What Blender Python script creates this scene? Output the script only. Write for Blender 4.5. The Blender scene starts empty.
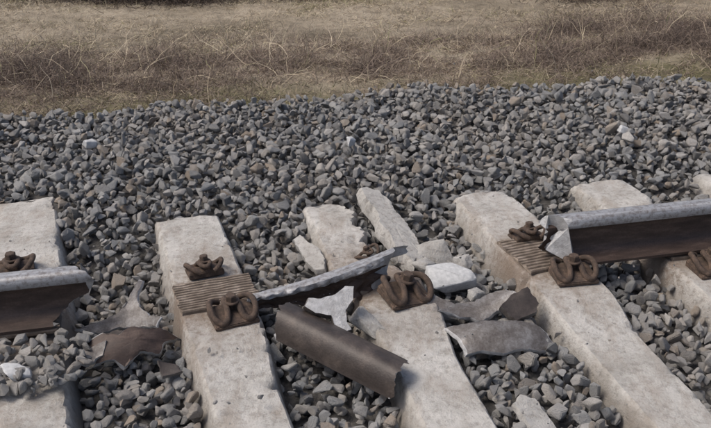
import bpy, bmesh, math, random
import numpy as np
from mathutils import Vector, Matrix, Euler, noise
random.seed(7); rng=np.random.default_rng(11)
A=math.radians(12.9); CA,SA=math.cos(A),math.sin(A); OX,OY=-.483,2.615
TR=Matrix.Translation((OX,OY,0))@Matrix.Rotation(A,4,'Z')   # track frame -> world
scene=bpy.context.scene
scene.view_settings.view_transform='Standard'
scene.view_settings.look='None'
def link(o): scene.collection.objects.link(o); return o
def empty(name,mat=None):
    e=bpy.data.objects.new(name,None); link(e)
    e.empty_display_size=.1
    if mat is not None: e.matrix_world=mat
    return e
def obj_from_bm(name,bm,mats,parent=None,smooth=False):
    me=bpy.data.meshes.new(name); bm.normal_update(); bm.to_mesh(me); bm.free()
    for m in mats: me.materials.append(m)
    if smooth:
        me.polygons.foreach_set('use_smooth',[True]*len(me.polygons))
    o=bpy.data.objects.new(name,me); link(o)
    if parent is not None: o.parent=parent
    return o
# ------------------------------------------------------------ materials
class NT:
    def __init__(s,name):
        s.m=bpy.data.materials.new(name); s.m.use_nodes=True; s.t=s.m.node_tree
        s.b=s.t.nodes['Principled BSDF']; s.L=s.t.links.new
    def n(s,typ,**k):
        nd=s.t.nodes.new(typ)
        for a,v in k.items(): setattr(nd,a,v)
        return nd
    def noise(s,vec,scale,detail=6,rough=.6):
        nd=s.n('ShaderNodeTexNoise'); nd.inputs['Scale'].default_value=scale
        nd.inputs['Detail'].default_value=detail; nd.inputs['Roughness'].default_value=rough
        if vec is not None: s.L(vec,nd.inputs['Vector'])
        return nd.outputs['Fac']
    def ramp(s,fac,stops):
        nd=s.n('ShaderNodeValToRGB'); cr=nd.color_ramp
        while len(cr.elements)<len(stops): cr.elements.new(.5)
        for e,(p,c) in zip(cr.elements,stops):
            e.position=p; e.color=(*c,1) if len(c)==3 else c
        s.L(fac,nd.inputs['Fac']); return nd.outputs['Color']
    def mix(s,f,a,b,mode='MIX'):
        nd=s.n('ShaderNodeMix',data_type='RGBA',blend_type=mode)
        if isinstance(f,(int,float)): nd.inputs[0].default_value=f
        else: s.L(f,nd.inputs[0])
        for i,v in ((6,a),(7,b)):
            if isinstance(v,tuple): nd.inputs[i].default_value=(*v,1)
            else: s.L(v,nd.inputs[i])
        return nd.outputs[2]
    def math(s,op,a,b=0.0):
        nd=s.n('ShaderNodeMath',operation=op)
        for i,v in ((0,a),(1,b)):
            if isinstance(v,(int,float)): nd.inputs[i].default_value=v
            else: s.L(v,nd.inputs[i])
        return nd.outputs[0]
    def bump(s,h,strength,dist):
        nd=s.n('ShaderNodeBump'); nd.inputs['Strength'].default_value=strength
        nd.inputs['Distance'].default_value=dist; s.L(h,nd.inputs['Height'])
        s.L(nd.outputs[0],s.b.inputs['Normal'])
    def col(s,c): s.L(c,s.b.inputs['Base Color'])
    def rough(s,v): s.b.inputs['Roughness'].default_value=v
def obj_co(t): return t.n('ShaderNodeTexCoord').outputs['Object']

# stone
t=NT('ballast_stone'); oi=t.n('ShaderNodeObjectInfo')
va=t.n('ShaderNodeVectorMath',operation='ADD'); t.L(obj_co(t),va.inputs[0])
sc=t.n('ShaderNodeVectorMath',operation='SCALE'); sc.inputs[0].default_value=(37,17,29); t.L(oi.outputs['Random'],sc.inputs['Scale']); t.L(sc.outputs[0],va.inputs[1])
base=t.ramp(oi.outputs['Random'],[(0,(.14,.145,.15)),(.12,(.24,.25,.255)),(.28,(.36,.37,.37)),(.42,(.47,.47,.46)),(.54,(.27,.285,.295)),(.64,(.41,.38,.34)),(.74,(.52,.505,.48)),(.82,(.34,.355,.36)),(.9,(.42,.335,.25)),(.955,(.29,.28,.27)),(1,(.70,.68,.64))])
nf=t.noise(va.outputs[0],1.6,8,.65)
c=t.mix(t.ramp(nf,[(.35,(0,0,0)),(.7,(1,1,1))]),base,t.mix(.5,base,(.47,.445,.41)))
n2=t.noise(va.outputs[0],9,5,.7)
c=t.mix(.55,c,t.ramp(n2,[(.3,(.42,.42,.42)),(.7,(1,1,1))]),'MULTIPLY')
pm=t.noise(t.n('ShaderNodeNewGeometry').outputs['Position'],1.3,4,.6)
c=t.mix(t.ramp(pm,[(.42,(0,0,0)),(.7,(.5,.5,.5))]),c,t.mix(.5,c,(.42,.345,.27)))
t.col(c); t.rough(.85); t.bump(n2,.6,.12); M_stone=t.m

# concrete
def concrete(name,stain,k=1.0):
    t=NT(name); co=obj_co(t)
    wc=t.n('ShaderNodeNewGeometry').outputs['Position']
    a=t.noise(wc,5,8,.65); b=t.noise(wc,45,8,.7); d=t.noise(wc,170,4,.6)
    c=t.ramp(a,[(.3,(.33*k,.315*k,.285*k)),(.48,(.46*k,.445*k,.415*k)),(.72,(.57*k,.555*k,.525*k))])
    c=t.mix(.7,c,t.ramp(b,[(.34,(.45,.43,.405)),(.5,(.88,.875,.87)),(.7,(1,1,1))]),'MULTIPLY')
    vo=t.n('ShaderNodeTexVoronoi'); vo.inputs['Scale'].default_value=55; t.L(co,vo.inputs['Vector'])
    pit=t.ramp(vo.outputs['Distance'],[(.0,(.35,.32,.29)),(.15,(1,1,1))])
    c=t.mix(.6,c,pit,'MULTIPLY')
    if stain:
        mp=t.n('ShaderNodeMapping'); mp.inputs['Scale'].default_value=(4,1.4,1); t.L(wc,mp.inputs[0])
        st=t.noise(mp.outputs[0],3.0,7,.65)
        c=t.mix(t.ramp(st,[(.46,(0,0,0)),(.66,(.62,.62,.62))]),c,(.245,.205,.165))
        sx=t.n('ShaderNodeSeparateXYZ'); t.L(co,sx.inputs[0])
        ab=t.math('ABSOLUTE',sx.outputs['Y'])
        w=t.math('ADD',ab,t.math('MULTIPLY',t.math('SUBTRACT',b,.5),.45))
        f=t.ramp(w,[(.06,(.85,.85,.85)),(.19,(.28,.28,.28)),(.42,(0,0,0))])
        c=t.mix(f,c,(.18,.135,.10))
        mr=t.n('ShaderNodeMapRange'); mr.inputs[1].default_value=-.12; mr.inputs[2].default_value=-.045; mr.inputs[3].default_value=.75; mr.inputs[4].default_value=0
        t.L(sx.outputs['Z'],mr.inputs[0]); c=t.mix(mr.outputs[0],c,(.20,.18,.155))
    t.col(c); t.rough(.92)
    hh=t.math('ADD',t.math('MULTIPLY',b,1.0),t.math('MULTIPLY',d,.35))
    t.bump(hh,.7,.012); return t.m
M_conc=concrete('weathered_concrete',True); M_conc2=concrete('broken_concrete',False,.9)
t=NT('pale_limestone'); n=t.noise(obj_co(t),60,6); t.col(t.ramp(n,[(.3,(.36,.365,.365)),(.7,(.55,.555,.55))])); t.rough(.9); t.bump(n,.5,.004); M_pale=t.m
t=NT('rail_web_rust'); co=obj_co(t); mp=t.n('ShaderNodeMapping'); mp.inputs['Scale'].default_value=(1.2,5,5); t.L(co,mp.inputs[0])
a=t.noise(mp.outputs[0],7,7,.65); b=t.noise(co,160,5,.7)
c=t.ramp(a,[(.3,(.042,.029,.024)),(.52,(.075,.051,.041)),(.72,(.14,.10,.08))]); c=t.mix(.6,c,t.ramp(b,[(.35,(.55,.5,.47)),(.65,(1.0,1.0,1.0))]),'MULTIPLY')
t.col(c); t.rough(.6); t.b.inputs['Metallic'].default_value=.1; t.bump(b,.35,.003); M_rust=t.m
t=NT('dark_steel'); co=obj_co(t); a=t.noise(co,14,7,.65); b=t.noise(co,160,5,.7)
c=t.ramp(a,[(.3,(.035,.028,.025)),(.52,(.060,.048,.042)),(.72,(.115,.092,.078))]); c=t.mix(.6,c,t.ramp(b,[(.35,(.55,.52,.5)),(.65,(1.0,1.0,1.0))]),'MULTIPLY')
t.col(c); t.rough(.5); t.b.inputs['Metallic'].default_value=.15; t.bump(b,.35,.003); M_dark_steel=t.m
t=NT('worn_rail_head_steel'); co=obj_co(t); mp=t.n('ShaderNodeMapping'); mp.inputs['Scale'].default_value=(.6,14,14); t.L(co,mp.inputs[0])
a=t.noise(mp.outputs[0],6,7,.6); b=t.noise(co,60,7,.72)
c=t.ramp(a,[(.3,(.22,.22,.225)),(.55,(.34,.345,.355)),(.75,(.48,.485,.49))]); c=t.mix(.7,c,t.ramp(b,[(.38,(.40,.33,.28)),(.53,(1,1,1))]),'MULTIPLY')
t.col(c); t.rough(.45); t.b.inputs['Metallic'].default_value=.3; t.bump(b,.35,.003); M_head=t.m
t=NT('fractured_steel'); co=obj_co(t); a=t.noise(co,35,8,.7); b=t.noise(co,220,5,.7)
c=t.ramp(a,[(.3,(.27,.265,.26)),(.55,(.46,.46,.46)),(.75,(.62,.62,.62))]); t.col(c); t.rough(.5); t.b.inputs['Metallic'].default_value=.2; t.bump(t.math('ADD',a,b),.6,.005); M_frac=t.m
t=NT('dull_steel'); co=obj_co(t); a=t.noise(co,18,8,.7); b=t.noise(co,120,5,.7)
c=t.ramp(a,[(.3,(.085,.07,.062)),(.5,(.16,.148,.138)),(.72,(.29,.285,.28))]); c=t.mix(.6,c,t.ramp(b,[(.35,(.45,.40,.37)),(.6,(1,1,1))]),'MULTIPLY'); t.col(c); t.rough(.5); t.b.inputs['Metallic'].default_value=.25; t.bump(b,.4,.003); M_dull=t.m
t=NT('clip_rust'); co=obj_co(t); a=t.noise(co,40,7,.7); b=t.noise(co,260,5,.7)
c=t.ramp(a,[(.3,(.032,.023,.018)),(.5,(.075,.05,.036)),(.72,(.18,.12,.085))]); t.col(c); t.rough(.8); t.bump(b,.9,.004); M_clip=t.m
t=NT('rail_pad_rust'); co=obj_co(t); a=t.noise(co,22,7,.7); b=t.noise(co,200,5,.7)
c=t.ramp(a,[(.3,(.085,.065,.05)),(.5,(.17,.135,.105)),(.72,(.32,.27,.225))]); t.col(c); t.rough(.9); t.bump(b,.6,.003); M_pad=t.m

# earth + grass ground
t=NT('earth_and_dry_turf'); geo=t.n('ShaderNodeNewGeometry'); P=geo.outputs['Position']
mp=t.n('ShaderNodeMapping'); mp.inputs['Rotation'].default_value=(0,0,-A); mp.inputs['Scale'].default_value=(.45,1,1); t.L(P,mp.inputs[0])
a=t.noise(mp.outputs[0],.9,8,.65); b=t.noise(P,7,8,.7); d=t.noise(P,45,5,.7)
c=t.ramp(a,[(.3,(.19,.155,.105)),(.45,(.34,.285,.205)),(.6,(.49,.415,.31)),(.75,(.31,.28,.17))])
c=t.mix(.75,c,t.ramp(b,[(.3,(.38,.36,.32)),(.55,(1,1,1))]),'MULTIPLY'); c=t.mix(.65,c,t.ramp(d,[(.3,(.45,.43,.40)),(.6,(1,1,1))]),'MULTIPLY')
sx=t.n('ShaderNodeSeparateXYZ'); t.L(P,sx.inputs[0])
nn=t.math('ADD',t.math('MULTIPLY',t.math('SUBTRACT',sx.outputs['X'],OX),-SA),t.math('MULTIPLY',t.math('SUBTRACT',sx.outputs['Y'],OY),CA))
nn2=t.math('ADD',nn,t.math('MULTIPLY',t.math('SUBTRACT',a,.5),1.6))
mr=t.n('ShaderNodeMapRange'); mr.inputs[1].default_value=5.5; mr.inputs[2].default_value=6.2; mr.inputs[3].default_value=1; mr.inputs[4].default_value=0; t.L(nn2,mr.inputs[0])
moss=t.ramp(b,[(.35,(.11,.092,.055)),(.5,(.155,.14,.068)),(.65,(.25,.215,.135))])
c=t.mix(mr.outputs[0],c,moss)
t.col(c); t.rough(1); t.bump(t.math('ADD',b,d),.8,.05); M_earth=t.m
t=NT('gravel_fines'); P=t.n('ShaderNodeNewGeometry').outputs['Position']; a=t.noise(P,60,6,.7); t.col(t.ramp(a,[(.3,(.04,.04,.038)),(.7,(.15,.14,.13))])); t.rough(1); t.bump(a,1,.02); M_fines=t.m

def veg(name,stops):
    t=NT(name); at=t.n('ShaderNodeAttribute'); at.attribute_name='rnd'
    t.col(t.ramp(at.outputs['Fac'],stops)); t.rough(.8); return t.m
M_grass=veg('dry_grass_blades',[(0,(.17,.135,.085)),(.3,(.35,.285,.195)),(.6,(.54,.46,.34)),(.85,(.44,.38,.255)),(1,(.24,.245,.11))])
M_twig=veg('dead_twigs',[(0,(.075,.056,.046)),(.35,(.165,.125,.10)),(.65,(.28,.22,.175)),(1,(.52,.43,.32))])
M_dark=veg('bush_twigs',[(0,(.045,.035,.028)),(.5,(.10,.075,.06)),(1,(.2,.155,.11))])

# ------------------------------------------------------------ terrain
def smooth(x,a,b):
    u=np.clip((x-a)/(b-a),0,1); return u*u*(3-2*u)
def H(s,n):
    s=np.asarray(s,float); n=np.asarray(n,float)
    z=-.085+ .085*smooth(n,.35,1.0)
    z=z+.014*np.sin(s*2.3+n*1.7)+.012*np.sin(s*5.1-n*3.3+1)+.008*np.sin(s*9.7+n*7.3)
    crest=2.06-.045*s+.05*np.sin(s*1.9)+.03*np.sin(s*4.7+2)
    z=z-np.maximum(0,n-crest)*.72
    z=z-np.maximum(0,-2.6-n)*.6
    return z
def G(s,n):
    f=-1.2+.04*np.sin(s*.7+n*.4)+.03*np.sin(s*1.3-n*.9)+.02*np.sin(n*2.1+s*.3)
    return np.maximum(H(s,n)-.05,f)
ss=np.concatenate([np.linspace(-300,-8,16)[:-1],np.arange(-8,12,.14),np.linspace(12,300,16)])
ns=np.concatenate([np.linspace(-250,-6,14)[:-1],np.arange(-6,14,.12),np.linspace(14,400,22)])
S_,N_=np.meshgrid(ss,ns); Z=G(S_,N_)+ (N_>3)*rng.normal(0,.012,S_.shape)
X=OX+S_*CA-N_*SA; Y=OY+S_*SA+N_*CA
nx,ny=len(ss),len(ns)
idx=np.arange(nx*ny).reshape(ny,nx)
F=np.stack([idx[:-1,:-1],idx[:-1,1:],idx[1:,1:],idx[1:,:-1]],-1).reshape(-1,4)
me=bpy.data.meshes.new('ground'); me.from_pydata(np.stack([X,Y,Z],-1).reshape(-1,3).tolist(),[],F.tolist())
me.materials.append(M_earth); me.materials.append(M_fines)
Nc=(N_[:-1,:-1]+N_[1:,1:]).reshape(-1)/2
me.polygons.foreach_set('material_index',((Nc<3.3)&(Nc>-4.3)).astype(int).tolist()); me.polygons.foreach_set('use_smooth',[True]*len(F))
link(bpy.data.objects.new('ground',me))

# ------------------------------------------------------------ sleepers
SL=[(-.602,-.105,1.02,.0),(.008,-.082,.70,.0),(.612,-.012,.70,-.004),(1.215,-.035,.665,.0),(1.775,-.03,.68,-.01),(2.39,-.06,.67,-.02),(3.0,-.02,.67,-.03),(3.6,0,.67,-.03),(-1.25,-.05,.7,-.02),(-1.85,0,.7,-.03),(-2.45,0,.7,-.03)]
def sleeper(k,sc0,slope,far,dz,broken=False):
    near=far-2.6
    M=TR@Matrix.Translation((sc0,0,dz))@Matrix.Rotation(math.atan(-slope),4,'Z')
    bm=bmesh.new(); rows=[]
    st=np.concatenate([[near],np.arange(near+.012,far-.010,.014),[far]])
    for y in st:
        cy=(far-.66)-.75
        mid=1-smooth(abs(y-cy),.22,.52)
        top=-.035*float(mid)
        endt=max(0,(y-(far-.30)))*.05
        top-=endt
        hw=.125-.022*float(mid); bw=hw+.045
        xl,xr=-hw,hw; bl,br=-bw,bw
        if broken and y>.02:
            f=float(smooth(y,.02,.16))
            cut=.118*f+.038*noise.noise(Vector((y*11,3,k)))*f+.026*noise.noise(Vector((y*45,9,k)))*f
            xr-=cut; br=xr+.012+.03*(1-f); xl-=.05*f; bl-=.04*f
        zb=-.21
        ch=.009
        zs=lambda f_: (top-.022)*(1-f_)+zb*f_
        prof=[(bl,zb),(bl*.8+xl*.2,zs(.75)),(bl*.5+xl*.5,zs(.45)),(bl*.2+xl*.8,zs(.2)),(xl-.003,top-.020),(xl+.001,top-.008),(xl+ch,top)]
        m=11
        prof+=[(xl+ch+(xr-xl-2*ch)*i/m,top) for i in range(1,m)]
        prof+=[(xr-ch,top),(xr-.001,top-.008),(xr+.003,top-.020),(br*.2+xr*.8,zs(.2)),(br*.5+xr*.5,zs(.45)),(br*.8+xr*.2,zs(.75)),(br,zb)]
        row=[]
        for i,(x,z) in enumerate(prof):
            p=Vector((x,y,z)); q=Vector((x*9,y*9,z*9+k*5))
            edge=min(abs(i-5),abs(i-len(prof)+6))
            a=.0022
            sd_=0 if i<10 else 7
            c1=noise.noise(Vector((y*6,k*3.1+sd_,1)))+.7*noise.noise(Vector((y*24,k*3.1+sd_,2)))+.4*noise.noise(Vector((y*70,k*3.1+sd_,edge*.5)))
            chip=max(0,c1-.15)*.036*{0:1,1:.8,2:.45,3:.1}.get(edge,0)
            p.z+=a*noise.noise(q*2.2)+.0009*noise.noise(q*9)-chip*.7
            p.x+=a*noise.noise(q*2.2+Vector((9,0,0)))+ (chip if x<0 else -chip)*.8
            if y==far: p.y-=.012*(1 if z>top-.012 else 0)+.02*noise.noise(q*2)
            elif y>far-.07: p.z-=max(0,noise.noise(Vector((x*22,k*4,3))))*.03*(y-far+.07)/.07
            if broken and i>len(prof)/2 and y>.05: p.z-=max(0,noise.noise(Vector((x*16,y*16,5))))*.035*(i/len(prof))
            row.append(bm.verts.new(p))
        rows.append(row)
    for r0,r1 in zip(rows,rows[1:]):
        for i in range(len(r0)-1): bm.faces.new((r0[i],r0[i+1],r1[i+1],r1[i]))
    for r,fl in ((rows[0],0),(rows[-1],1)):
        f=bm.faces.new(r if fl else r[::-1])
        bmesh.ops.triangulate(bm,faces=[f])
    bmesh.ops.recalc_face_normals(bm,faces=bm.faces)
    o=obj_from_bm('concrete_railway_sleeper',bm,[M_conc],smooth=True)
    try: o.data.set_sharp_from_angle(angle=math.radians(40))
    except Exception: pass
    o.matrix_world=M
    return M
SM=[sleeper(k,*a,broken=(k==2)) for k,a in enumerate(SL)]

# ------------------------------------------------------------ rails
half=[(.075,0),(.075,.010),(.055,.0145),(.032,.021),(.018,.031),(.0105,.048),(.0083,.07),(.0083,.09),(.0088,.11),(.0115,.122),(.022,.130),(.0345,.134),(.036,.139),(.0355,.152),(.032,.163),(.024,.169),(.012,.1717),(0,.1722)]
def dens(p,d=.009):
    out=[]
    for (a,b),(c,e) in zip(p,p[1:]):
        k=max(1,int(math.hypot(c-a,e-b)/d))
        out+=[(a+(c-a)*i/k,b+(e-b)*i/k) for i in range(k)]
    return out+[p[-1]]
FULL=dens([(0,0)]+half); FULL=FULL+[(-a,b) for a,b in FULL[-2:0:-1]]
def rail(name,prof,e0,e1,xf=None,seed=0,jag=.012,nst=24,parent=None,headz=.131,frac=(True,True),mats=None,matrix=None,rim=False):
    bm=bmesh.new(); rows=[]
    for j in range(nst+1):
        u=j/nst; row=[]
        for (y,z) in prof:
            j0=jag*(noise.noise(Vector((y*60,z*45,seed)))+.6*noise.noise(Vector((y*160,z*130,seed+4))))
            j1=jag*(noise.noise(Vector((y*60,z*45,seed+9)))+.6*noise.noise(Vector((y*160,z*130,seed+14))))
            a=e0(y,z)+(j0 if frac[0] else 0); b=e1(y,z)+(j1 if frac[1] else 0)
            x=a+(b-a)*u
            p=(x,y,z) if xf is None else xf(u,x,y,z)
            row.append(bm.verts.new(p))
        rows.append(row)
    N=len(prof)
    for r0,r1 in zip(rows,rows[1:]):
        for i in range(N):
            k=(i+1)%N
            f=bm.faces.new((r0[i],r0[k],r1[k],r1[i])); zz=(prof[i][1]+prof[k][1])/2
            f.material_index=1 if zz>headz else 0; f.smooth=True
    for r in (rows[0],rows[-1]):
        f=bm.faces.new(r); f.material_index=2
        res=bmesh.ops.triangulate(bm,faces=[f])
        for g in res['faces']: g.material_index=2
    bmesh.ops.recalc_face_normals(bm,faces=bm.faces)
    o=obj_from_bm(name,bm,mats or [M_rust,M_head,M_frac],parent)
    try: o.data.set_sharp_from_angle(angle=math.radians(38))
    except Exception: pass
    o.matrix_world=matrix if matrix is not None else TR
    return o
RZ=.014
def e_left(y,z):
    pts=[(0,-.53),(.02,-.50),(.05,-.45),(.09,-.40),(.13,-.36),(.172,-.395)]
    x=np.interp(z,[p[0] for p in pts],[p[1] for p in pts])
    if z>.12: x-= 1.3*max(0,y+.02)
    return float(x)
def e_right(y,z):
    pts=[(0,1.245),(.02,1.20),(.05,1.150),(.09,1.165),(.13,1.195),(.172,1.215)]
    x=np.interp(z,[p[0] for p in pts],[p[1] for p in pts])
    if z>.12: x+= -1.1*(y-.02)
    else: x+=.03-.9*max(-.03,min(.03,y))
    return float(x)
Mr=TR@Matrix.Translation((0,-.012,RZ))
rail('railway_rail',FULL,lambda y,z:-9.0,e_left,seed=1,nst=90,matrix=Mr,frac=(False,True),jag=.02)
rail('railway_rail',FULL,e_right,lambda y,z:14.0,seed=5,nst=90,matrix=Mr,frac=(True,False),jag=.022)

HW=[(0,.03)]+[p for p in half if p[1]>=.031]
HWf=dens(HW,.008); HWf=HWf+[(-a,b) for a,b in HWf[-2:0:-1]]
def blade(u,x,y,z):
    zz=z-.172
    w=.42+.85*min(1,u*1.2)
    hh=.36+.68*u
    if z<.125: hh*=1+.26*noise.noise(Vector((u*7,0,5)))+.16*noise.noise(Vector((u*22,0,5)))
    top=.040+.088*u**1.15-.010*math.sin(u*3.14)
    yy=y*w+.010*noise.noise(Vector((u*5,2,1)))+.008*noise.noise(Vector((u*17,z*30,1)))*(1 if y<0 else .4)
    tw=math.radians(-22*u+14)
    cz=zz*hh
    y2=yy*math.cos(tw)-cz*math.sin(tw); z2=yy*math.sin(tw)+cz*math.cos(tw)
    return (x+.1*z2*u, y2-.068+.055*u, top+z2)
def eb(y,z): return .605+ (.03 if z>.13 else .0)-(.172-z)*.3+ .9*y+.06*noise.noise(Vector((y*40,z*30,1)))
rail('rail_fragment',HWf,lambda y,z:.115+.3*y,eb,xf=blade,seed=20,nst=60,jag=.024)

Mc=TR@Matrix.Translation((.345,-.40,.045))@Matrix.Rotation(math.radians(-48.5),4,'Z')@Matrix.Rotation(math.radians(5),4,'Y')@Matrix.Rotation(math.radians(207),4,'X')
def bow2(u,x,y,z):
    k=max(0,1-z/.06)
    return (x,y*(1-.12*k),z+k*(9.5*y*y)+.0022*noise.noise(Vector((x*12,y*20,0))))
rail('rail_fragment',FULL,lambda y,z:-.235+.3*y+.25*z,lambda y,z:.225+.15*y-.5*z,xf=bow2,seed=31,nst=30,matrix=Mc,headz=.131,mats=[M_dark_steel,M_dull,M_frac],jag=.018)

# ------------------------------------------------------------ generic torn plate
def plate(name,pts,th,mat,loc,rot,seed=0,jag=.004,mat_side=None,bend=0,bendy=0,shr=.05,smooth_=True,relief=.7):
    bm=bmesh.new()
    P=[]; n=len(pts)
    for i in range(n):
        a=Vector((*pts[i],0)); b=Vector((*pts[(i+1)%n],0)); L=(b-a).length; k=max(1,int(L/.011))
        for j in range(k):
            p=a.lerp(b,j/k); nn=Vector((-(b-a).y,(b-a).x,0)).normalized()
            if j: p+=nn*jag*(noise.noise(Vector((p.x*40,p.y*40,seed)))+.6*noise.noise(Vector((p.x*130,p.y*130,seed))))
            P.append(p)
    cen=sum(P,Vector())/len(P)
    def sh_(q): return bend*q.x*q.x+bendy*q.y*q.y
    lay=[]
    for z,sh in ((0,1-shr),(th*.35,1.0),(th*.8,1.0-shr*.4),(th,1.0-shr)):
        row=[]
        for p in P:
            q=cen+(p-cen)*sh; q=q+Vector((0,0,z+sh_(q)))
            q+=Vector((noise.noise(p*50+Vector((seed,z*60,0))),noise.noise(p*50+Vector((0,seed,z*60))),.8*noise.noise(p*35+Vector((z*60,0,seed)))))*jag*relief
            row.append(bm.verts.new(q))
        lay.append(row)
    m=len(P)
    def cap(row,zoff):
        inner=[]
        for f_ in (.8,.6,.4,.2):
            r=[]
            for p in P:
                q=cen+(p-cen)*f_
                r.append(bm.verts.new((q.x,q.y,zoff+sh_(q)+jag*relief*noise.noise(q*20+Vector((0,seed,0))))))
            inner.append(r)
        rr=[row]+inner
        for r0,r1 in zip(rr,rr[1:]):
            for i in range(m): bm.faces.new((r0[i],r0[(i+1)%m],r1[(i+1)%m],r1[i]))
        c=bm.verts.new((cen.x,cen.y,zoff+sh_(cen)+jag*relief*noise.noise(cen*20+Vector((0,seed,0)))))
        for i in range(m): bm.faces.new((inner[-1][i],inner[-1][(i+1)%m],c))
    for r0,r1 in zip(lay,lay[1:]):
        for i in range(m):
            f=bm.faces.new((r0[i],r0[(i+1)%m],r1[(i+1)%m],r1[i])); f.material_index=1
    cap(lay[-1],th); cap(lay[0],0)
    bmesh.ops.recalc_face_normals(bm,faces=bm.faces)
    o=obj_from_bm(name,bm,[mat,mat_side or mat],smooth=smooth_)
    try: o.data.set_sharp_from_angle(angle=math.radians(32))
    except Exception: pass
    o.matrix_world=TR@Matrix.Translation(loc)@Euler([math.radians(a) for a in rot],'XYZ').to_matrix().to_4x4()
    return o
def chunk(name,dims,mat,loc,rot,seed):
    bm=bmesh.new(); r=random.Random(seed)
    for _ in range(18):
        v=Vector((r.uniform(-1,1),r.uniform(-1,1),r.uniform(-1,1))); mx=max(abs(v.x),abs(v.y),abs(v.z)); v/=mx**.92
        bm.verts.new((v.x*dims[0]/2,v.y*dims[1]/2,v.z*dims[2]/2))
    bmesh.ops.convex_hull(bm,input=bm.verts[:])
    bmesh.ops.delete(bm,geom=[v for v in bm.verts if not v.link_faces],context='VERTS')
    bmesh.ops.dissolve_limit(bm,angle_limit=math.radians(18),verts=bm.verts[:],edges=bm.edges[:])
    bmesh.ops.bevel(bm,geom=bm.edges[:],offset=.003,segments=1,affect='EDGES',clamp_overlap=True)
    bmesh.ops.triangulate(bm,faces=bm.faces[:])
    for _ in range(2): bmesh.ops.subdivide_edges(bm,edges=[e for e in bm.edges if e.calc_length()>.012],cuts=1,use_grid_fill=True)
    bmesh.ops.triangulate(bm,faces=bm.faces[:])
    for v in bm.verts: v.co+=Vector((noise.noise(v.co*50+Vector((seed,0,0))),noise.noise(v.co*50+Vector((0,seed,0))),noise.noise(v.co*50+Vector((0,0,seed)))))*.0028
    o=obj_from_bm(name,bm,[mat],smooth=True)
    try: o.data.set_sharp_from_angle(angle=math.radians(22))
    except Exception: pass
    o.matrix_world=TR@Matrix.Translation(loc)@Euler([math.radians(a) for a in rot],'XYZ').to_matrix().to_4x4(); return o
plate('concrete_fragment',[(-.06,.32),(-.03,.335),(-.01,.315),(.02,.325),(.04,.26),(.055,.2),(.05,.14),(.07,.06),(.085,-.1),(.07,-.2),(.055,-.29),(.03,-.27),(.01,-.31),(-.01,-.24),(-.035,-.2),(-.03,-.1),(-.055,0),(-.04,.08),(-.045,.15),(-.065,.22)],.065,M_conc2,(.717,.40,-.05),(4,14,1),seed=2,jag=.008,relief=.4,shr=.08)
chunk('concrete_fragment',(.16,.14,.06),M_conc2,(.83,.19,-.035),(8,-10,10),5)
chunk('concrete_fragment',(.17,.12,.07),M_pale,(.85,.02,-.03),(14,4,8),41)
chunk('concrete_fragment',(.09,.08,.05),M_conc2,(.775,.10,-.02),(4,14,50),42)
chunk('concrete_fragment',(.07,.07,.05),M_conc2,(.93,.11,-.03),(14,4,8),19)
chunk('concrete_fragment',(.07,.05,.04),M_conc2,(.90,-.12,-.03),(14,14,38),49)
plate('concrete_fragment',[(-.05,.12),(-.02,.14),(.0,.09),(.04,.03),(.055,-.05),(.045,-.11),(.01,-.10),(-.02,-.03),(-.03,.03)],.03,M_conc2,(.385,.26,-.035),(10,-14,-5),seed=11,jag=.005,relief=.4)
chunk('concrete_fragment',(.075,.15,.045),M_conc2,(.475,-.235,-.01),(6,12,20),24)
plate('concrete_fragment',[(-.04,.08),(.0,.105),(.035,.08),(.045,-.05),(.0,-.1),(-.03,-.04)],.025,M_conc2,(.835,-.80,-.055),(15,5,10),seed=16,jag=.005,relief=.4)
chunk('white_stone',(.095,.07,.05),M_pale,(-.605,-.30,.005),(5,8,0),17)
chunk('white_stone',(.06,.05,.04),M_pale,(.75,1.25,.035),(5,8,40),33)
chunk('white_stone',(.07,.05,.04),M_pale,(-.45,1.5,.03),(5,18,10),35)
chunk('white_stone',(.06,.05,.04),M_pale,(2.1,1.1,.03),(5,18,10),36)
k=1.0
plate('rail_fragment',[(-.09*k,.03*k),(-.07*k,.056*k),(-.03*k,.045*k),(.02*k,.05*k),(.06*k,.072*k),(.088*k,.065*k),(.075*k,.02*k),(.04*k,-.012*k),(.035*k,-.05*k),(.045*k,-.082*k),(-.005*k,-.085*k),(-.01*k,-.02*k),(-.06*k,-.0*k)],.04,M_frac,(.365,-.225,.035),(40,-4,2),seed=21,jag=.003,mat_side=M_dull,relief=.5)
# shards beside the first sleeper
plate('rail_fragment',[(.0,.165),(.018,.16),(.022,.08),(.04,.025),(.085,-.02),(.14,-.045),(.12,-.07),(.04,-.05),(-.02,-.045),(-.08,-.07),(-.15,-.075),(-.085,-.03),(-.03,.01),(-.008,.06)],.016,M_dull,(-.28,-.01,-.02),(30,-6,-16),seed=23,jag=.005,mat_side=M_frac,bend=3,bendy=-2,relief=.8)
plate('rail_fragment',[(-.10,.02),(-.02,.04),(.07,.015),(.05,-.03),(-.03,-.035)],.02,M_dark_steel,(-.30,-.11,-.05),(35,-4,10),seed=24,jag=.004,mat_side=M_dull)
plate('rail_fragment',[(-.15,.025),(-.09,.05),(-.045,.035),(.0,.062),(.06,.050),(.10,.065),(.165,.03),(.105,.005),(.085,-.035),(.02,-.03),(-.03,-.075),(-.06,-.045),(-.12,-.05),(-.10,-.01)],.022,M_rust,(-.27,-.185,-.02),(38,8,6),seed=25,jag=.006,mat_side=M_frac,bendy=-4,bend=-2.5,relief=.8)
plate('rail_fragment',[(-.05,.02),(.01,.03),(.07,.0),(.03,-.025),(-.03,-.015)],.014,M_dull,(-.40,-.21,-.035),(24,-14,40),seed=51,jag=.005,mat_side=M_frac,bend=5)
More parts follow.
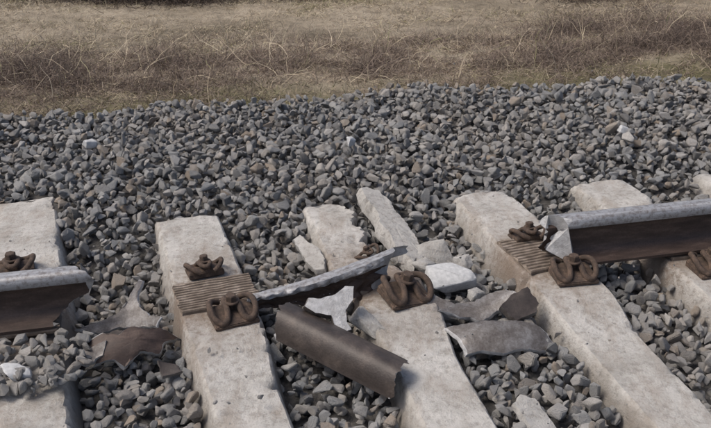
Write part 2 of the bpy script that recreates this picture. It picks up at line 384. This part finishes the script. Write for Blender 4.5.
plate('rail_fragment',[(-.04,.012),(.02,.03),(.05,.01),(.0,-.03)],.014,M_dark_steel,(-.17,-.31,-.05),(14,14,-30),seed=52,jag=.005,mat_side=M_dull,bend=5)
# shards right of the third sleeper
plate('rail_fragment',[(-.14,.02),(-.06,.055),(.0,.04),(.05,.062),(.12,.05),(.15,.0),(.13,-.045),(.06,-.025),(.0,-.045),(-.05,-.02)],.018,M_dull,(.87,-.225,-.035),(20,-8,0),seed=27,jag=.005,mat_side=M_frac,bendy=-4,bend=1.5,relief=.8)
plate('rail_fragment',[(-.055,.03),(.0,.055),(.07,.06),(.075,-.01),(.05,-.035),(-.03,-.035)],.035,M_dark_steel,(.985,-.275,-.02),(34,-10,10),seed=28,jag=.005,mat_side=M_dull,relief=.6)
plate('rail_fragment',[(-.175,.065),(-.05,.07),(.12,.055),(.15,.03),(.185,-.045),(.12,-.058),(.06,-.048),(.0,-.062),(-.08,-.045),(-.13,-.05),(-.14,.0)],.018,M_dull,(.885,-.40,-.025),(26,2,-3),seed=29,jag=.004,mat_side=M_frac,bendy=-3,bend=-.9,relief=.7)
plate('rail_fragment',[(-.08,.02),(.0,.035),(.09,.015),(.03,-.02)],.018,M_dull,(.72,-.17,-.02),(26,10,-20),seed=30,jag=.004,mat_side=M_frac)

# ------------------------------------------------------------ fastenings
def tube(name,pts,r,mat,parent,mat4):
    cu=bpy.data.curves.new(name,'CURVE'); cu.dimensions='3D'; cu.bevel_depth=r; cu.bevel_resolution=3; cu.resolution_u=8; cu.use_fill_caps=True
    sp=cu.splines.new('NURBS'); sp.points.add(len(pts)-1)
    for p,q in zip(sp.points,pts): p.co=(*q,1)
    sp.use_endpoint_u=True; sp.order_u=3
    cu.materials.append(mat); o=bpy.data.objects.new(name,cu); link(o); o.parent=parent; o.matrix_local=mat4
    return o
def lathe_hex(bm,n,r,z0,z1,chamf=.002,rot=0):
    def ring(rr,z): return [bm.verts.new((rr*math.cos(rot+2*math.pi*i/n),rr*math.sin(rot+2*math.pi*i/n),z)) for i in range(n)]
    rs=[ring(r,z0),ring(r,z1-chamf),ring(r-chamf,z1)]
    for a,b in zip(rs,rs[1:]):
        for i in range(n): bm.faces.new((a[i],a[(i+1)%n],b[(i+1)%n],b[i]))
    bm.faces.new(rs[-1]); bm.faces.new(rs[0][::-1])
def clip(base,loc,flip,tilt=(0,0,0),sc=1.0,plate_on=True):
    M=base@Matrix.Translation(loc)@Matrix.Rotation(math.pi if flip else 0,4,'Z')@Euler([math.radians(a) for a in tilt],'XYZ').to_matrix().to_4x4()@Matrix.Scale(sc*.94,4)
    e=empty('rail_fastening_clip',M)
    half=[(-.030,.060,.018),(-.050,.058,.028),(-.072,.030,.044),(-.080,-.010,.044),(-.075,-.050,.020),(-.052,-.068,.004),(-.028,-.058,.010),(-.022,-.024,.038),(-.023,.015,.046),(-.016,.040,.040),(0,.046,.038)]
    pts=half+[(-x,y,z) for x,y,z in half[-2::-1]]
    tube('tension_clamp',pts,.0108,M_clip,e,Matrix.Identity(4))
    bm=bmesh.new(); lathe_hex(bm,20,.028,.048,.054); lathe_hex(bm,6,.020,.054,.076,.003,.3); lathe_hex(bm,10,.011,-.02,.048)
    obj_from_bm('screw_spike',bm,[M_clip],e)
    if plate_on:
        bm=bmesh.new()
        rr=[[(-.078,-.075,-.014),(.078,-.075,-.014),(.078,.045,-.014),(-.078,.045,-.014)],[(-.078,-.075,.000),(.078,-.075,.000),(.078,.045,.012),(-.078,.045,.012)],[(-.055,-.045,.014),(.055,-.045,.014),(.055,.035,.024),(-.055,.035,.024)]]
        vs=[[bm.verts.new(p) for p in r] for r in rr]
        for a,b in zip(vs,vs[1:]):
            for i in range(4): bm.faces.new((a[i],a[(i+1)%4],b[(i+1)%4],b[i]))
        bm.faces.new(vs[-1]); bm.faces.new(vs[0][::-1])
        bmesh.ops.bevel(bm,geom=bm.edges[:],offset=.003,segments=2,affect='EDGES')
        obj_from_bm('guide_plate',bm,[M_clip],e)
    return e
def pad(base,loc,w,l,rotz=0,n=11,tilt=(0,0)):
    M=base@Matrix.Translation(loc)@Euler((math.radians(tilt[0]),math.radians(tilt[1]),math.radians(rotz)),'XYZ').to_matrix().to_4x4()
    bm=bmesh.new(); prof=[]
    for i in range(n):
        y0=-l/2+l*i/n; d=l/n
        prof+=[(y0,.004),(y0+d*.15,.009),(y0+d*.6,.009),(y0+d*.75,.004)]
    prof+=[(l/2,.004)]
    xs=np.linspace(-w/2,w/2,26); rows=[]
    for x in xs:
        e_=abs(x)>w/2-.001
        rows.append([bm.verts.new((x+(.012*noise.noise(Vector((y*50,x*3,1))) if e_ else 0),y+.0015*noise.noise(Vector((x*20,0,rotz))),z+.003*noise.noise(Vector((x*20,y*20,2))))) for y,z in prof]+[bm.verts.new((x,l/2,-.006)),bm.verts.new((x,-l/2,-.006))])
    N=len(rows[0])
    for a,b in zip(rows,rows[1:]):
        for i in range(N): bm.faces.new((a[i],a[(i+1)%N],b[(i+1)%N],b[i]))
    for r in (rows[0],rows[-1]): bm.faces.new(r)
    bmesh.ops.recalc_face_normals(bm,faces=bm.faces)
    o=obj_from_bm('ribbed_rail_pad',bm,[M_pad]); o.matrix_world=M; return o
pad(SM[1],(.008,.03,.006),.265,.19,2,n=12)
clip(SM[1],(.035,-.12,.012),False,(0,0,6),1.0)
clip(SM[1],(-.005,.185,.012),True,(8,0,4),.85)
clip(SM[2],(.025,-.115,.016),False,(6,8,14),1.1)
clip(SM[2],(-.02,.19,.0),True,(10,14,30),.6,False)
pad(SM[3],(-.0,.06,.006),.225,.25,6,n=13)
clip(SM[3],(.035,-.125,.016),False,(0,0,-6),1.0)
clip(SM[3],(.005,.17,.014),True,(6,0,0),.85)
clip(SM[0],(-.04,.34,.016),True,(0,0,3),1.0)
pad(TR,(-.60,-.012,.004),.2,.15)
for k in (4,5,6,7,8,9,10):
    b=TR@Matrix.Translation((SL[k][0],-.012,SL[k][3]))
    clip(b,(0,.155,.012),True); clip(b,(0,-.155,.012),False)
    pad(b,(0,0,.004),.2,.15)

# ------------------------------------------------------------ ballast (instanced stones)
col=bpy.data.collections.new('ballast_stone_shapes')
NT_=24
for k in range(NT_):
    bm=bmesh.new(); r=random.Random(100+k)
    asp=(1,r.uniform(.6,.95),r.uniform(.42,.8))
    for _ in range(r.choice([9,10,12,14,18])):
        v=Vector((r.gauss(0,1),r.gauss(0,1),r.gauss(0,1))).normalized()
        v*=r.uniform(.85,1.08)
        bm.verts.new((v.x*asp[0],v.y*asp[1],v.z*asp[2]))
    bmesh.ops.convex_hull(bm,input=bm.verts[:])
    bmesh.ops.delete(bm,geom=[v for v in bm.verts if not v.link_faces],context='VERTS')
    bmesh.ops.dissolve_limit(bm,angle_limit=math.radians(16),verts=bm.verts[:],edges=bm.edges[:])
    bmesh.ops.bevel(bm,geom=bm.edges[:],offset=.06,segments=2,affect='EDGES',clamp_overlap=True)
    bmesh.ops.triangulate(bm,faces=bm.faces[:])
    me=bpy.data.meshes.new('stone_%02d'%k); bm.to_mesh(me); bm.free(); me.materials.append(M_stone)
    me.polygons.foreach_set('use_smooth',[True]*len(me.polygons))
    try: me.set_sharp_from_angle(angle=math.radians(28))
    except Exception: pass
    o=bpy.data.objects.new('stone_%02d'%k,me); col.objects.link(o)
def grid(s0,s1,n0,n1,d):
    a=np.arange(s0,s1,d); b=np.arange(n0,n1,d); a,b=np.meshgrid(a,b); a=a.ravel(); b=b.ravel()
    return a+rng.uniform(-.48,.48,a.size)*d, b+rng.uniform(-.48,.48,b.size)*d
def insleeper(s,n,mar):
    m=np.zeros(s.size,bool)
    for k,(c0,sl,far,dz) in enumerate(SL):
        cc=c0+sl*n; hw=.125+mar
        L=np.full(s.size,-hw); R=np.full(s.size,hw)
        if k==2:
            up=n>.1; L=np.where(up,L-.05,L); R=np.where(up,R-.12,R)
        m|=(s-cc>L)&(s-cc<R)&(n<far+mar*.6)&(n>far-2.6)
    return m
PS=[]
for d,dz,lo,hi in ((.041,-.034,.020,.033),(.045,-.012,.016,.040),(.07,.006,.018,.046)):
    s,n=grid(-3.4,6.6,-2.6,3.6,d)
    rad=lo+(hi-lo)*rng.beta(1.2,2.4,s.size)
    z=H(s,n)+dz+rng.uniform(-.016,.013,s.size)
    ok=~insleeper(s,n,.012)&(z>-1.16)
    under=(np.abs(n+.012)<.10)&((s<-.5)|(s>1.22)); z=np.where(under,np.minimum(z,-.06),z)
    PS.append(np.stack([s,n,z,rad],1)[ok])
q=[]
for _ in range(170):
    q.append((rng.uniform(-.82,-.40),rng.uniform(-.37,-.11),rng.uniform(-.01,.018),rng.uniform(.018,.032)))
for _ in range(9):
    q.append((rng.uniform(-.05,.15),rng.uniform(-1.0,-.3),.005,rng.uniform(.006,.012)))
for _ in range(220):
    q.append((rng.uniform(-.9,2.2),rng.uniform(-.9,.7),.002,rng.uniform(.002,.007)))
for _ in range(900):
    nn_=3.6+abs(rng.normal(0,.8)); q.append((rng.uniform(-3,7),nn_,-1.19,rng.uniform(.012,.028)))
PS.append(np.array(q))
PS=np.concatenate(PS); K=len(PS)
co=np.stack([OX+PS[:,0]*CA-PS[:,1]*SA, OY+PS[:,0]*SA+PS[:,1]*CA, PS[:,2]],1)
me=bpy.data.meshes.new('ballast_gravel'); me.vertices.add(K); me.vertices.foreach_set('co',co.ravel().astype(np.float32))
rot=np.stack([rng.normal(0,.65,K),rng.normal(0,.65,K),rng.uniform(0,6.28,K)],1)
sc_=PS[:,3:4]*rng.uniform(.82,1.22,(K,3))
for nm,ty,key,dat in (('rot','FLOAT_VECTOR','vector',rot),('scl','FLOAT_VECTOR','vector',sc_)):
    at=me.attributes.new(nm,ty,'POINT'); at.data.foreach_set(key,dat.ravel().astype(np.float32))
at=me.attributes.new('idx','INT','POINT'); at.data.foreach_set('value',rng.integers(0,NT_,K).astype(np.int32))
bo=link(bpy.data.objects.new('ballast_gravel',me))
ng=bpy.data.node_groups.new('scatter_stones','GeometryNodeTree')
ng.interface.new_socket('Geometry',in_out='INPUT',socket_type='NodeSocketGeometry'); ng.interface.new_socket('Geometry',in_out='OUTPUT',socket_type='NodeSocketGeometry')
gi=ng.nodes.new('NodeGroupInput'); go=ng.nodes.new('NodeGroupOutput'); ip=ng.nodes.new('GeometryNodeInstanceOnPoints'); ci=ng.nodes.new('GeometryNodeCollectionInfo')
ci.inputs['Collection'].default_value=col; ci.inputs['Separate Children'].default_value=True; ci.inputs['Reset Children'].default_value=True
ip.inputs['Pick Instance'].default_value=True
def na(nm,ty):
    x=ng.nodes.new('GeometryNodeInputNamedAttribute'); x.data_type=ty; x.inputs['Name'].default_value=nm
    return [o for o in x.outputs if o.enabled and o.name=='Attribute'][0]
er=ng.nodes.new('FunctionNodeEulerToRotation'); l=ng.links.new
l(na('rot','FLOAT_VECTOR'),er.inputs[0]); l(er.outputs[0],ip.inputs['Rotation']); l(na('scl','FLOAT_VECTOR'),ip.inputs['Scale']); l(na('idx','INT'),ip.inputs['Instance Index'])
l(gi.outputs[0],ip.inputs['Points']); l(ci.outputs[0],ip.inputs['Instance']); l(ip.outputs[0],go.inputs[0])
md=bo.modifiers.new('scatter','NODES'); md.node_group=ng

# ------------------------------------------------------------ vegetation ribbons
def ribbons(name,base,dirs,length,width,segs,droop,mat,rnd,curl=0.3):
    K=len(base); pts=[base.copy()]; d=dirs.copy()
    for i in range(segs):
        pts.append(pts[-1]+d*(length/segs)[:,None])
        d=d+rng.normal(0,curl,(K,3)); d[:,2]-=droop; d/=np.linalg.norm(d,axis=1,keepdims=True)
    P=np.stack(pts,1)
    side=np.cross(P[:,-1]-P[:,0]+1e-5,rng.normal(0,1,(K,3))); side/=np.linalg.norm(side,axis=1,keepdims=True)+1e-9
    tap=np.linspace(1,.25,segs+1)[None,:,None]
    off=side[:,None,:]*width[:,None,None]*tap*.5
    V=np.stack([P-off,P+off],2).reshape(-1,3)
    b=(np.arange(K)*(segs+1)*2)[:,None]; j=np.arange(segs)[None,:]*2
    F=np.stack([b+j,b+j+1,b+j+3,b+j+2],-1).reshape(-1,4)
    me=bpy.data.meshes.new(name); me.vertices.add(len(V)); me.vertices.foreach_set('co',V.ravel().astype(np.float32))
    me.loops.add(F.size); me.loops.foreach_set('vertex_index',F.ravel().astype(np.int32))
    me.polygons.add(len(F)); me.polygons.foreach_set('loop_start',(np.arange(len(F))*4).astype(np.int32))
    me.update(calc_edges=True)
    at=me.attributes.new('rnd','FLOAT','POINT'); at.data.foreach_set('value',np.repeat(rnd,(segs+1)*2).astype(np.float32))
    me.materials.append(mat); o=bpy.data.objects.new(name,me); link(o); return o
def world(s,n,z): return np.stack([OX+s*CA-n*SA,OY+s*SA+n*CA,z],1)
def fbm(s,n,f,seed):
    return np.array([noise.fractal(Vector((a*f,b*f*1.8,seed)),1,2,3) for a,b in zip(s,n)])
K=190000
s=rng.uniform(-5.5,11,K); n=4.3+ (rng.uniform(0,1,K)**.85)*9.5
c=fbm(s,n,.8,3); dens_=np.clip(.6+c*1.4,0.04,1)*np.clip((n-4.2)/2.2,.1,1)
ok=rng.uniform(0,1,K)<dens_; s=s[ok];n=n[ok];c=c[ok]; K=len(s)
d=rng.normal(0,.75,(K,3)); d[:,2]=np.abs(rng.normal(.42,.3,K)); d/=np.linalg.norm(d,axis=1,keepdims=True)
ribbons('dry_grass',world(s,n,G(s,n)-.005),d,rng.uniform(.04,.13,K)*(1+.5*c),rng.uniform(.003,.007,K),3,.24,M_grass,np.clip(rng.normal(.48,.24,K)+c*.4,0,1),.22)
def brush(name,s,n,ln,wd,mat,up=.5,droop=.16,mu=.4):
    K=len(s); d=rng.normal(0,.7,(K,3)); d[:,2]=np.abs(rng.normal(up,.3,K)); d/=np.linalg.norm(d,axis=1,keepdims=True)
    if np.isscalar(mu): mu=np.full(K,mu)
    return ribbons(name,world(s,n,G(s,n)-.01),d,ln,wd,5,droop,mat,np.clip(rng.normal(mu,.22,K),0,1),.3)
K=230000
s=rng.uniform(-5,10,K); n=rng.normal(6.6,.62,K)
c=fbm(s,n*0+6,.5,9); c2=fbm(s,n,1.1,12); c3=fbm(s,n,3.0,15)
ok=(rng.uniform(0,1,K)<np.clip(.58+c*.5+c2*.8+c3*.5,.08,1))&(n>5.3); s=s[ok];n=n[ok];c=c[ok];c2=c2[ok]
h_=np.clip(1+.7*c+.8*c2,.4,1.9)
brush('dead_brush',s,n,rng.uniform(.07,.28,len(s))*h_,rng.uniform(.0025,.006,len(s)),M_twig,up=.45,droop=.18,mu=.46-.34*(c2+c))
# a few long pale dead stalks
K=900; s=rng.uniform(-4,9,K); n=rng.normal(6.7,.6,K)
brush('dead_stalks',s,n,rng.uniform(.3,.6,K),rng.uniform(.005,.010,K),M_grass,up=.5,droop=.08,mu=.65)
def bush(cs,cn,r,hh,K,mat=M_dark):
    a=rng.normal(0,.5,K)*r; b=rng.normal(0,.35,K)*r*.5
    brush('leafless_bush',cs+a,cn+b,rng.uniform(.2,.8,K)*hh,rng.uniform(.004,.009,K),mat,.7,.14,.5)
bush(-.1,10.5,1.5,.65,14000); bush(2.9,9.9,.9,.55,8000); bush(6.5,8.8,1.0,.6,8000); bush(4.6,9.6,.7,.35,2500)
K=7000; s=rng.uniform(-5,10,K); n=rng.uniform(3.9,6.0,K); d=rng.normal(0,.8,(K,3)); d[:,2]=np.abs(d[:,2]); d/=np.linalg.norm(d,axis=1,keepdims=True)
M_weed=veg('low_weeds',[(0,(.08,.085,.035)),(.5,(.15,.14,.06)),(1,(.32,.265,.17))])
ribbons('low_weeds',world(s,n,G(s,n)),d,rng.uniform(.03,.09,K),rng.uniform(.004,.01,K),3,.2,M_weed,rng.uniform(0,1,K),.2)

# ------------------------------------------------------------ light + camera
w=bpy.data.worlds.new('World'); scene.world=w; w.use_nodes=True
sky=w.node_tree.nodes.new('ShaderNodeTexSky'); sky.sky_type='NISHITA'; sky.sun_disc=False
EL,AZ=math.radians(56),math.radians(-95)
sky.sun_elevation=EL; sky.sun_rotation=AZ; sky.dust_density=5; sky.air_density=.8; sky.ozone_density=.8
bg=w.node_tree.nodes['Background']; w.node_tree.links.new(sky.outputs[0],bg.inputs[0]); bg.inputs[1].default_value=.15
sd=bpy.data.lights.new('sun','SUN'); sd.energy=2.0; sd.angle=math.radians(28); sd.color=(1,.955,.90)
so=link(bpy.data.objects.new('sun',sd))
dv=Vector((math.sin(AZ)*math.cos(EL),math.cos(AZ)*math.cos(EL),math.sin(EL)))
so.rotation_euler=dv.to_track_quat('Z','Y').to_euler()
cam=bpy.data.cameras.new('camera'); cam.sensor_width=36; cam.lens=36*900/711; cam.clip_end=2000; cam.clip_start=.05
cobj=link(bpy.data.objects.new('camera',cam)); cobj.location=(0,0,1.6); cobj.rotation_euler=(math.radians(90-26),0,0)
scene.camera=cobj
